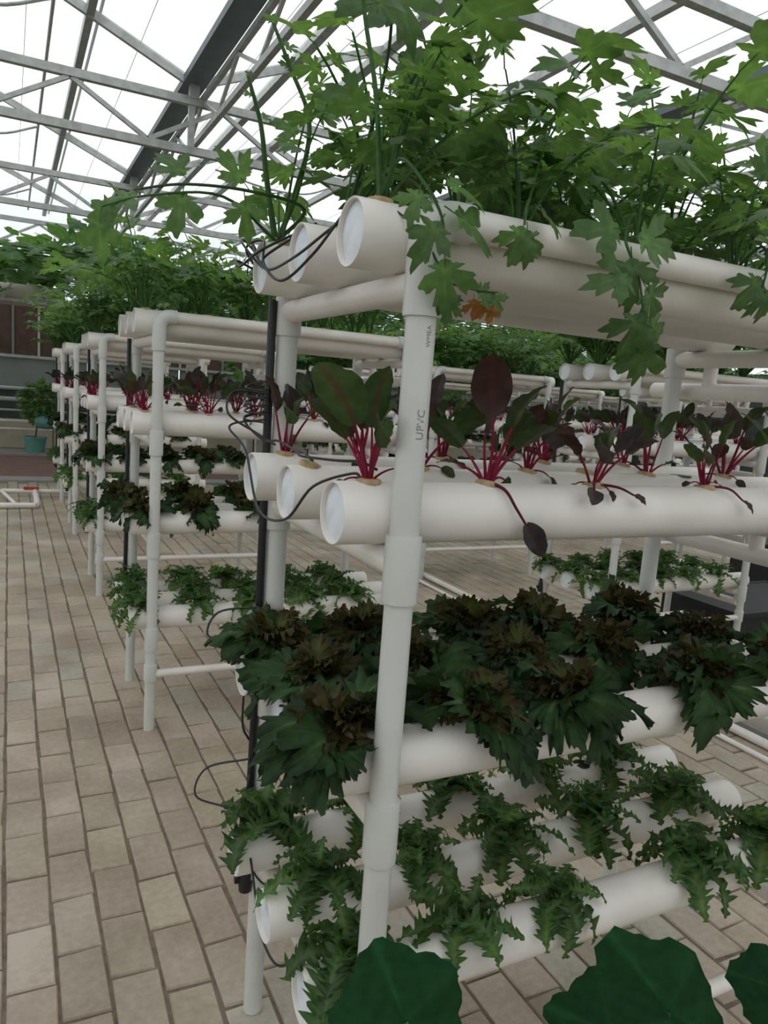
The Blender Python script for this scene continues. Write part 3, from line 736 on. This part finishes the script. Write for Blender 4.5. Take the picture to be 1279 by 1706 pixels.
hang(LB, [(.035, .486, 1.99), (.074, .43, 2.055), (-.044, .42, 2.068), (-.177, .42, 2.058), (-.275, .42, 2.03)],
     [((-.26, .42, 2.035), (-.7, -.3, -.5), (-.3, -.4, .8), 1.2), ((-.18, .42, 2.058), (-.2, -.3, -.9), F_, 1.1), ((-.17, .42, 2.062), (-.4, .3, .5), (-.3, -.6, .7), 1.05), ((-.06, .42, 2.066), (.1, -.1, -1), F_, 1.1), ((-.05, .42, 2.07), (-.5, -.1, .5), F_, 1.0)], .0045)
hang(LB, [(.035, .486, 1.99), (-.1, .43, 2.05), (-.25, .40, 2.02), (-.335, .40, 1.985)], [((-.335, .40, 1.985), (-.1, -.1, -1), F_, 1.1), ((-.30, .40, 2.0), (-.6, .1, -.4), F_, .85)], .0035)
hang(LB, [(.030, .486, 2.0), (.005, .486, 2.12), (-.012, .486, 2.22), (-.044, .486, 2.31)], [((-.012, .486, 2.23), (.5, 0, .5), F_, .35), ((-.03, .486, 2.27), (-.6, 0, .5), F_, .3), ((-.044, .486, 2.305), (.2, 0, 1), F_, .25)], .0075)
hang(LB, [(.04, .486, 2.0), (.08, .486, 2.12), (.095, .486, 2.25), (.045, .486, 2.35), (.004, .486, 2.425)], [((.09, .486, 2.26), (.7, 0, .3), F_, 1.0), ((.085, .486, 2.22), (-.8, 0, .2), F_, .8), ((.05, .486, 2.34), (-.4, 0, .8), F_, .45), ((.03, .486, 2.375), (.6, 0, .6), F_, .5), ((.004, .486, 2.42), (-.5, 0, .8), F_, .3)], .0065)
hang(plant_at(.05, 0), [(.05, 0, 1.99), (.04, .02, 2.15), (.02, .05, 2.3), (.015, .06, 2.45)], [((.02, .05, 2.29), (.8, -.2, .3), F_, 1.0), ((.02, .05, 2.31), (-.8, -.2, .2), F_, 1.0), ((.015, .06, 2.42), (.5, 0, -.2), F_, 1.1)], .0055)
hang(plant_at(.09, .243), [(.09, .243, 1.99), (.12, .22, 2.15), (.14, .2, 2.30), (.13, .18, 2.42)], [((.14, .2, 2.31), (.9, -.3, -.4), F_, 1.3), ((.135, .19, 2.38), (-.8, -.3, -.3), F_, 1.3), ((.13, .18, 2.42), (.2, -.4, -.9), F_, 1.4), ((.13, .22, 2.22), (-.9, 0, .1), F_, 1.2), ((.13, .22, 2.2), (.9, 0, .1), F_, 1.2)], .005)

# plugs and painted-dark hole discs without plants on the nearest rack's chard tier
R = racks[0][0]
hole_disc = lathe([(.027, -.0035), (.026, .0005), (.0005, .0012)], 16)  # closed disc, coloured black for the shade inside an empty hole
for hx, py in ((.049, 1), (.764, 1)):
    link('sponge_plug', me_plug, R, T(hx, PY[py], TZ[1]+R0-.002) @ Euler((.1, .25, .4)).to_matrix().to_4x4())
for hx, py, tz in ((1.09, 1, 1), (1.10, 2, 3)):
    obj('dark_hole_disc', hole_disc, 'black', R, T(hx, PY[py], TZ[tz]+R0-.001))

# ================================================================== SMALL THINGS
# thin black drip tubes looping at the capped ends of the nearest rack
def drip(pts, parent=R, r=.0028): obj('drip_tube', sweep(smooth_path(pts, 8), r, 6), 'black', parent)
drip([(.05, .555, 1.90), (-.02, .53, 1.97), (.00, .47, 1.985), (-.03, .36, 1.92), (-.03, .24, 1.875), (-.015, .12, 1.91), (.02, .06, 1.98), (.04, .03, 1.99)])
drip([(.05, .555, 1.91), (.0, .55, 1.99), (-.02, .45, 1.95), (-.03, .33, 1.905), (-.02, .2, 1.915), (.01, .1, 1.955), (.05, .05, 1.99)])
drip([(.05, .56, 1.92), (-.03, .56, 1.95), (-.04, .5, 1.93), (-.02, .42, 1.955), (.03, .34, 1.985), (.06, .27, 1.99)])
drip([(.055, .56, 1.93), (.0, .60, 2.0), (-.03, .53, 1.985), (0, .47, 1.93), (-.02, .38, 1.94), (.04, .26, 1.993)])
drip([(.055, .55, 1.62), (.0, .56, 1.60), (.03, .5, 1.555), (.04, .42, 1.56), (.04, .3, 1.548), (.03, .24, 1.545), (.05, .12, 1.55), (.07, .05, 1.555), (.09, .02, 1.545)])
drip([(.05, .55, 1.60), (-.03, .57, 1.58), (-.01, .5, 1.53), (-.02, .35, 1.42), (-.012, .2, 1.425), (.01, .12, 1.50), (.05, .04, 1.535), (.06, .02, 1.53)])
drip([(.055, .55, 1.66), (-.02, .58, 1.66), (-.04, .55, 1.61), (.02, .53, 1.57), (.06, .5, 1.545)])
for k in range(5): drip([(.055, .55, 1.69-.018*k), (.02, .57, 1.68-.018*k), (.0, .55, 1.67-.018*k), (.045, .53, 1.665-.018*k)], r=.0024)
drip([(.06, .56, 1.14), (-.03, .60, 1.12), (-.06, .58, 1.07), (.0, .56, 1.06), (.04, .53, 1.06)])
drip([(.055, .56, .74), (-.04, .62, .70), (-.07, .60, .64), (.0, .55, .62), (.03, .5, .60), (.035, .46, .52), (.05, .40, .50), (.06, .3, .56)])
drip([(.055, .555, .70), (.03, .52, .61), (.028, .43, .545), (.03, .38, .47), (.02, .3, .44), (.03, .2, .44), (.06, .1, .56)])
drip([(.05, .56, 1.0), (.03, .545, .97), (.025, .54, .85), (.045, .545, .80)])

# print on the nearest front post
def lettering(txt, size, z, ang):
    c = bpy.data.curves.new('print', 'FONT'); c.body = txt; c.size = size; c.align_x = 'LEFT'; c.align_y = 'CENTER'
    t = bpy.data.objects.new('tmp', c); COL.objects.link(t); dg = bpy.context.evaluated_depsgraph_get()
    me = bpy.data.meshes.new_from_object(t.evaluated_get(dg)); bpy.data.objects.remove(t)
    v = np.array([tuple(q.co) for q in me.vertices]); r = RP+.0005
    a = ang+(-v[:, 1])/r
    nv = np.stack([r*np.sin(a), -r*np.cos(a), z+v[:, 0]], 1)
    for q, p in zip(me.vertices, nv): q.co = p
    me.materials.append(M['ink']); post = [k for k in R.children if k.name.startswith('post')][0]
    link('lettering', me, post)
lettering('UPVC', .0195, 1.608, .05)
lettering('WMEA', .0115, 1.755, .12)

# floor water pipes
def tpipe(name, pts, r, mat, label, cat, group=None):
    return tag(obj(name, sweep(pts, r, 14), mat), label, cat, group)
tpipe('water_pipe', [(3.04, -1, .028), (3.04, 11, .028)], .025, 'pvc', 'thicker white water pipe lying on the bricks past the rack row', 'pipe', 'floor pipes')
tpipe('water_pipe', [(2.90, -1, .018), (2.90, 11, .018)], .014, 'pvc', 'thin white water pipe lying on the bricks beside the thicker one', 'pipe', 'floor pipes')
zp = empty('pipe_loop', (-.2, 8.9, 0), 'white Z-shaped pipe on the floor at the far aisle with red valve', 'pipe')
obj('run', tube((-6, -.05, .04), (.0, -.05, .04), .035, 12), 'pvc', zp); obj('riser', sweep([(-.0, -.05, .04), (.02, 0, .05), (.02, .9, .08)], .035, 12), 'pvc', zp)
obj('return_run', tube((-.38, .9, .08), (.45, .9, .08), .03, 12), 'pvc', zp); obj('bypass', tube((-.38, .9, .08), (-.22, .0, .05), .022, 10), 'pvc', zp)
obj('valve_handle', box(-.12, .06, .86, .90, .11, .14), 'red', zp, smooth=False)
o = obj('cover_plate', join(box(3.16, 3.95, .35, 1.62, -.002, .012), box(3.1, 3.16, .3, 1.68, 0, .03), box(3.16, 3.95, 1.62, 1.68, 0, .03)), 'matt', smooth=False)
tag(o, 'dull grey-green floor cover plate beside the white water pipes', 'floor plate')
def tank(x, y, lx, ly, h, label):
    t = empty('water_tank', (x, y, 0), label, 'tank', 'black water tanks')
    obj('tub', join(box(0, lx, 0, ly, 0, h)), 'tank', t, smooth=False)
    obj('rim', join(box(-.02, lx+.02, -.02, .02, h-.03, h+.01), box(-.02, lx+.02, ly-.02, ly+.02, h-.03, h+.01), box(-.02, .02, .02, ly-.02, h-.03, h+.01), box(lx-.02, lx+.02, .02, ly-.02, h-.03, h+.01)), 'tank', t, smooth=False)
    obj('lid', box(.02, lx-.02, .02, ly-.02, h-.005, h+.005), 'tank', t, smooth=False)
tank(4.45, 2.5, 1.3, .75, .24, 'low black water tank under the nearest rack of right row')
tank(6.2, 3.0, 1.6, 1.0, .5, 'black water tank behind the right row of racks')

# potted shrub by the back wall, with a teal tub
pt = empty('potted_shrub', (-.02, 15.4, .06), 'green shrub in a teal plastic tub by the far railing', 'potted plant')
obj('tub', lathe([(.001, 0), (.17, 0), (.21, .28), (.225, .28), (.225, .31), (.2, .31), (.19, .26), (.001, .25)], 20), 'teal', pt)
rs = np.random.default_rng(2); gs = []
for k in range(420):
    d = Vector(rs.normal(size=3)); d.normalize(); c = Vector((.08, 0, 1.0))+Vector((d.x*.36, d.y*.3, d.z*.42))*rs.uniform(.5, 1)
    gs.append(xf(LIB['cl%d' % rs.integers(NLF)][0], aim(c, d+Vector((0, 0, -.3)), Vector((rs.normal()*.3, rs.normal()*.3, 1)), rs.uniform(.9, 1.6))))
obj('foliage', join(*gs), 'leaf', pt)
obj('stem', join(sweep([(0, 0, .25), (.03, 0, .5), (.08, 0, .95)], .015, 6)), 'wood', pt)
# green watering can / ball float on stand
gb = empty('green_drum', (.18, 15.2, .06), 'rounded green plastic drum on a stick beside the teal tub', 'drum')
v, f, c = lathe([(.001, -.15), (.09, -.13), (.13, -.06), (.14, .0), (.13, .06), (.09, .13), (.001, .15)], 18, 'X')
obj('drum_body', (v*np.array([1.5, 1, 1])+np.array([0, 0, .62]), f, c), 'teal', gb); obj('stand', tube((.12, 0, 0), (.12, 0, .52), .012, 8), 'wood', gb)
# railing in front of the back wall
rl = empty('pipe_railing', (0, 15.9, .06), 'grey and white pipe railing in front of the far wall', 'railing')
for z, r, mt in ((1.24, .035, 'pvc_grey'), (1.02, .045, 'pvc_grey'), (.80, .022, 'pvc_grey'), (.58, .026, 'pvc'), (.42, .02, 'pvc')):
    obj('rail', tube((-6, 0, z), (12, 0, z), r, 10), mt, rl)
for x in np.arange(-6, 12.1, 2.0): obj('railing_post', tube((x+.5, 0, 0), (x+.5, 0, 1.24), .025, 8), 'pvc_grey', rl)
# big duct high on the left with hanger frame
du = empty('air_duct', (0, 14.0, 2.98), 'large beige round duct hung under the vines at far left', 'duct')
obj('duct_tube', tube((-6.9, 0, 0), (.42, 0, 0), .19, 24), 'duct', du)
obj('hanger_rail', join(bar((-6.9, -.25, -.12), (.5, -.25, -.12), .05, .05), bar((-6.9, -.25, .32), (1.2, -.25, .32), .05, .05)), 'steel', du, smooth=False)
for k in range(9): obj('hanger_strut', bar((-6.2+k*.8, -.25, -.12), (-5.95+k*.8, -.25, .32), .035, .035), 'steel', du, smooth=False)
for x in (-6.5, -4.5, -2.5, -.5, .45): obj('hanger_rod', bar((x, 0, .15), (x, 0, .96), .02, .02), 'steel', du, smooth=False)
# vine canopy over it
gs = []
def big_leaf(seed, size=.2, col=(.035, .085, .030)):
    r_ = np.random.default_rng(seed); nth = 48; ths = np.linspace(-PI, PI, nth, endpoint=False); V = [(0, 0, 0)]; F = []
    rr = [(.82+.07*math.cos(5*t)+.05*math.cos(t)+.03*math.cos(16*t+seed))*(1-.72*math.exp(-((abs(t)-PI)/.24)**2)) for t in ths]
    for s in (.3, .6, .85, 1.0):
        for k, t in enumerate(ths): V.append((s*rr[k]*math.cos(t), s*rr[k]*math.sin(t), 0))
    for k in range(nth):
        k2 = (k+1) % nth; F.append((0, 1+k, 1+k2))
        for q in range(3):
            a = 1+q*nth; F.append((a+k, a+nth+k, a+nth+k2, a+k2))
    V = np.array(V, float); x, y = V[:, 0], V[:, 1]; rad = np.hypot(x, y); an = np.arctan2(y, x)
    V[:, 2] = -.28*rad**2+.05*np.cos(5*an)*rad+.04*np.sin(7*an+seed)*rad**2
    C = np.tile(np.array(col), (len(V), 1)); vein = np.exp(-(((an*5/(2*PI)+.5) % 1-.5)/.045)**2)*(rad > .02)
    C = C*(1+.5*vein[:, None]); return V*size*.6, F, C
for i in range(4): lib('vl%d' % i, big_leaf(i, .26, (.07, .15, .058)), 'leaf')
rs = np.random.default_rng(8)
for k in range(3000):
    x, y = rs.uniform(-4.5, 13.5), rs.uniform(10.8, 15.5); z = 3.42+.22*math.sin(x*1.3)+.12*math.sin(y*2.1+x)+rs.normal()*.16
    z += .1 if x < 1 else (-.15 if x < 3 else -.45+.35*rs.normal())
    d = Vector((rs.normal(), rs.normal(), -.4))
    gs.append(xf(LIB['vl%d' % rs.integers(4)][0], aim(Vector((x, y, z)), d, Vector((rs.normal()*.4, rs.normal()*.4, 1)), rs.uniform(.7, 1.3))))
for k in range(14):
    y = 11+k*.33; gs.append(sweep([(-4.5, y, 3.32), (0, y+.1, 3.40), (4.5, y, 3.28), (13.5, y, 3.0)], .012, 5, False, (.06, .11, .04)))
vn = obj('vine_canopy', join(*gs), 'leaf'); tag(vn, 'mass of squash vine leaves trained overhead at far left', 'vine', kind='stuff')

# squash plant in the foreground, leaves in front of the nearest rack
sq = empty('squash_plant', (.16, -.62, 0), 'dark broad-leaved squash plant cut off by the bottom edge', 'squash plant')
obj('pot', lathe([(.001, 0), (.10, 0), (.13, .22), (.14, .22), (.14, .25), (.122, .25), (.118, .2), (.001, .2)], 22), 'terracotta', sq)
BLs = [to_mesh('leaf_blade', big_leaf(i+20, .2, (.008, .036, .012)), 'squash') for i in range(4)]
base = Vector((.16, -.62, .2))
TOC = Vector((-.25, -.55, .80))
for i, (p, d, up, s) in enumerate([((-.032, -.425, .872), (-.08, .55, .5), TOC, .90), ((.30, -.555, .885), (-.15, .6, .45), TOC+Vector((.1, 0, 0)), 1.0),
        ((.165, -.585, .925), (.9, -.25, .15), TOC+Vector((0, .2, .1)), .80), ((.455, -.60, .905), (-.6, .5, .2), TOC, .55), ((.08, -.70, .62), (-.3, -.6, -.1), Vector((0, 0, 1)), .9)]):
    p = Vector(p); mid = base.lerp(p, .55)+Vector((0, -.03, -.02))
    st = obj('leaf_stalk', sweep(smooth_path([base-Vector(sq.location), mid-Vector(sq.location), p-Vector(sq.location)], 6), [.006]*12+[.005], 7, False, (.05, .1, .045)), 'leaf_dark', sq)
    link('leaf_blade', BLs[i % 4], st, aim(p-Vector(sq.location), Vector(d), Vector(up), s))
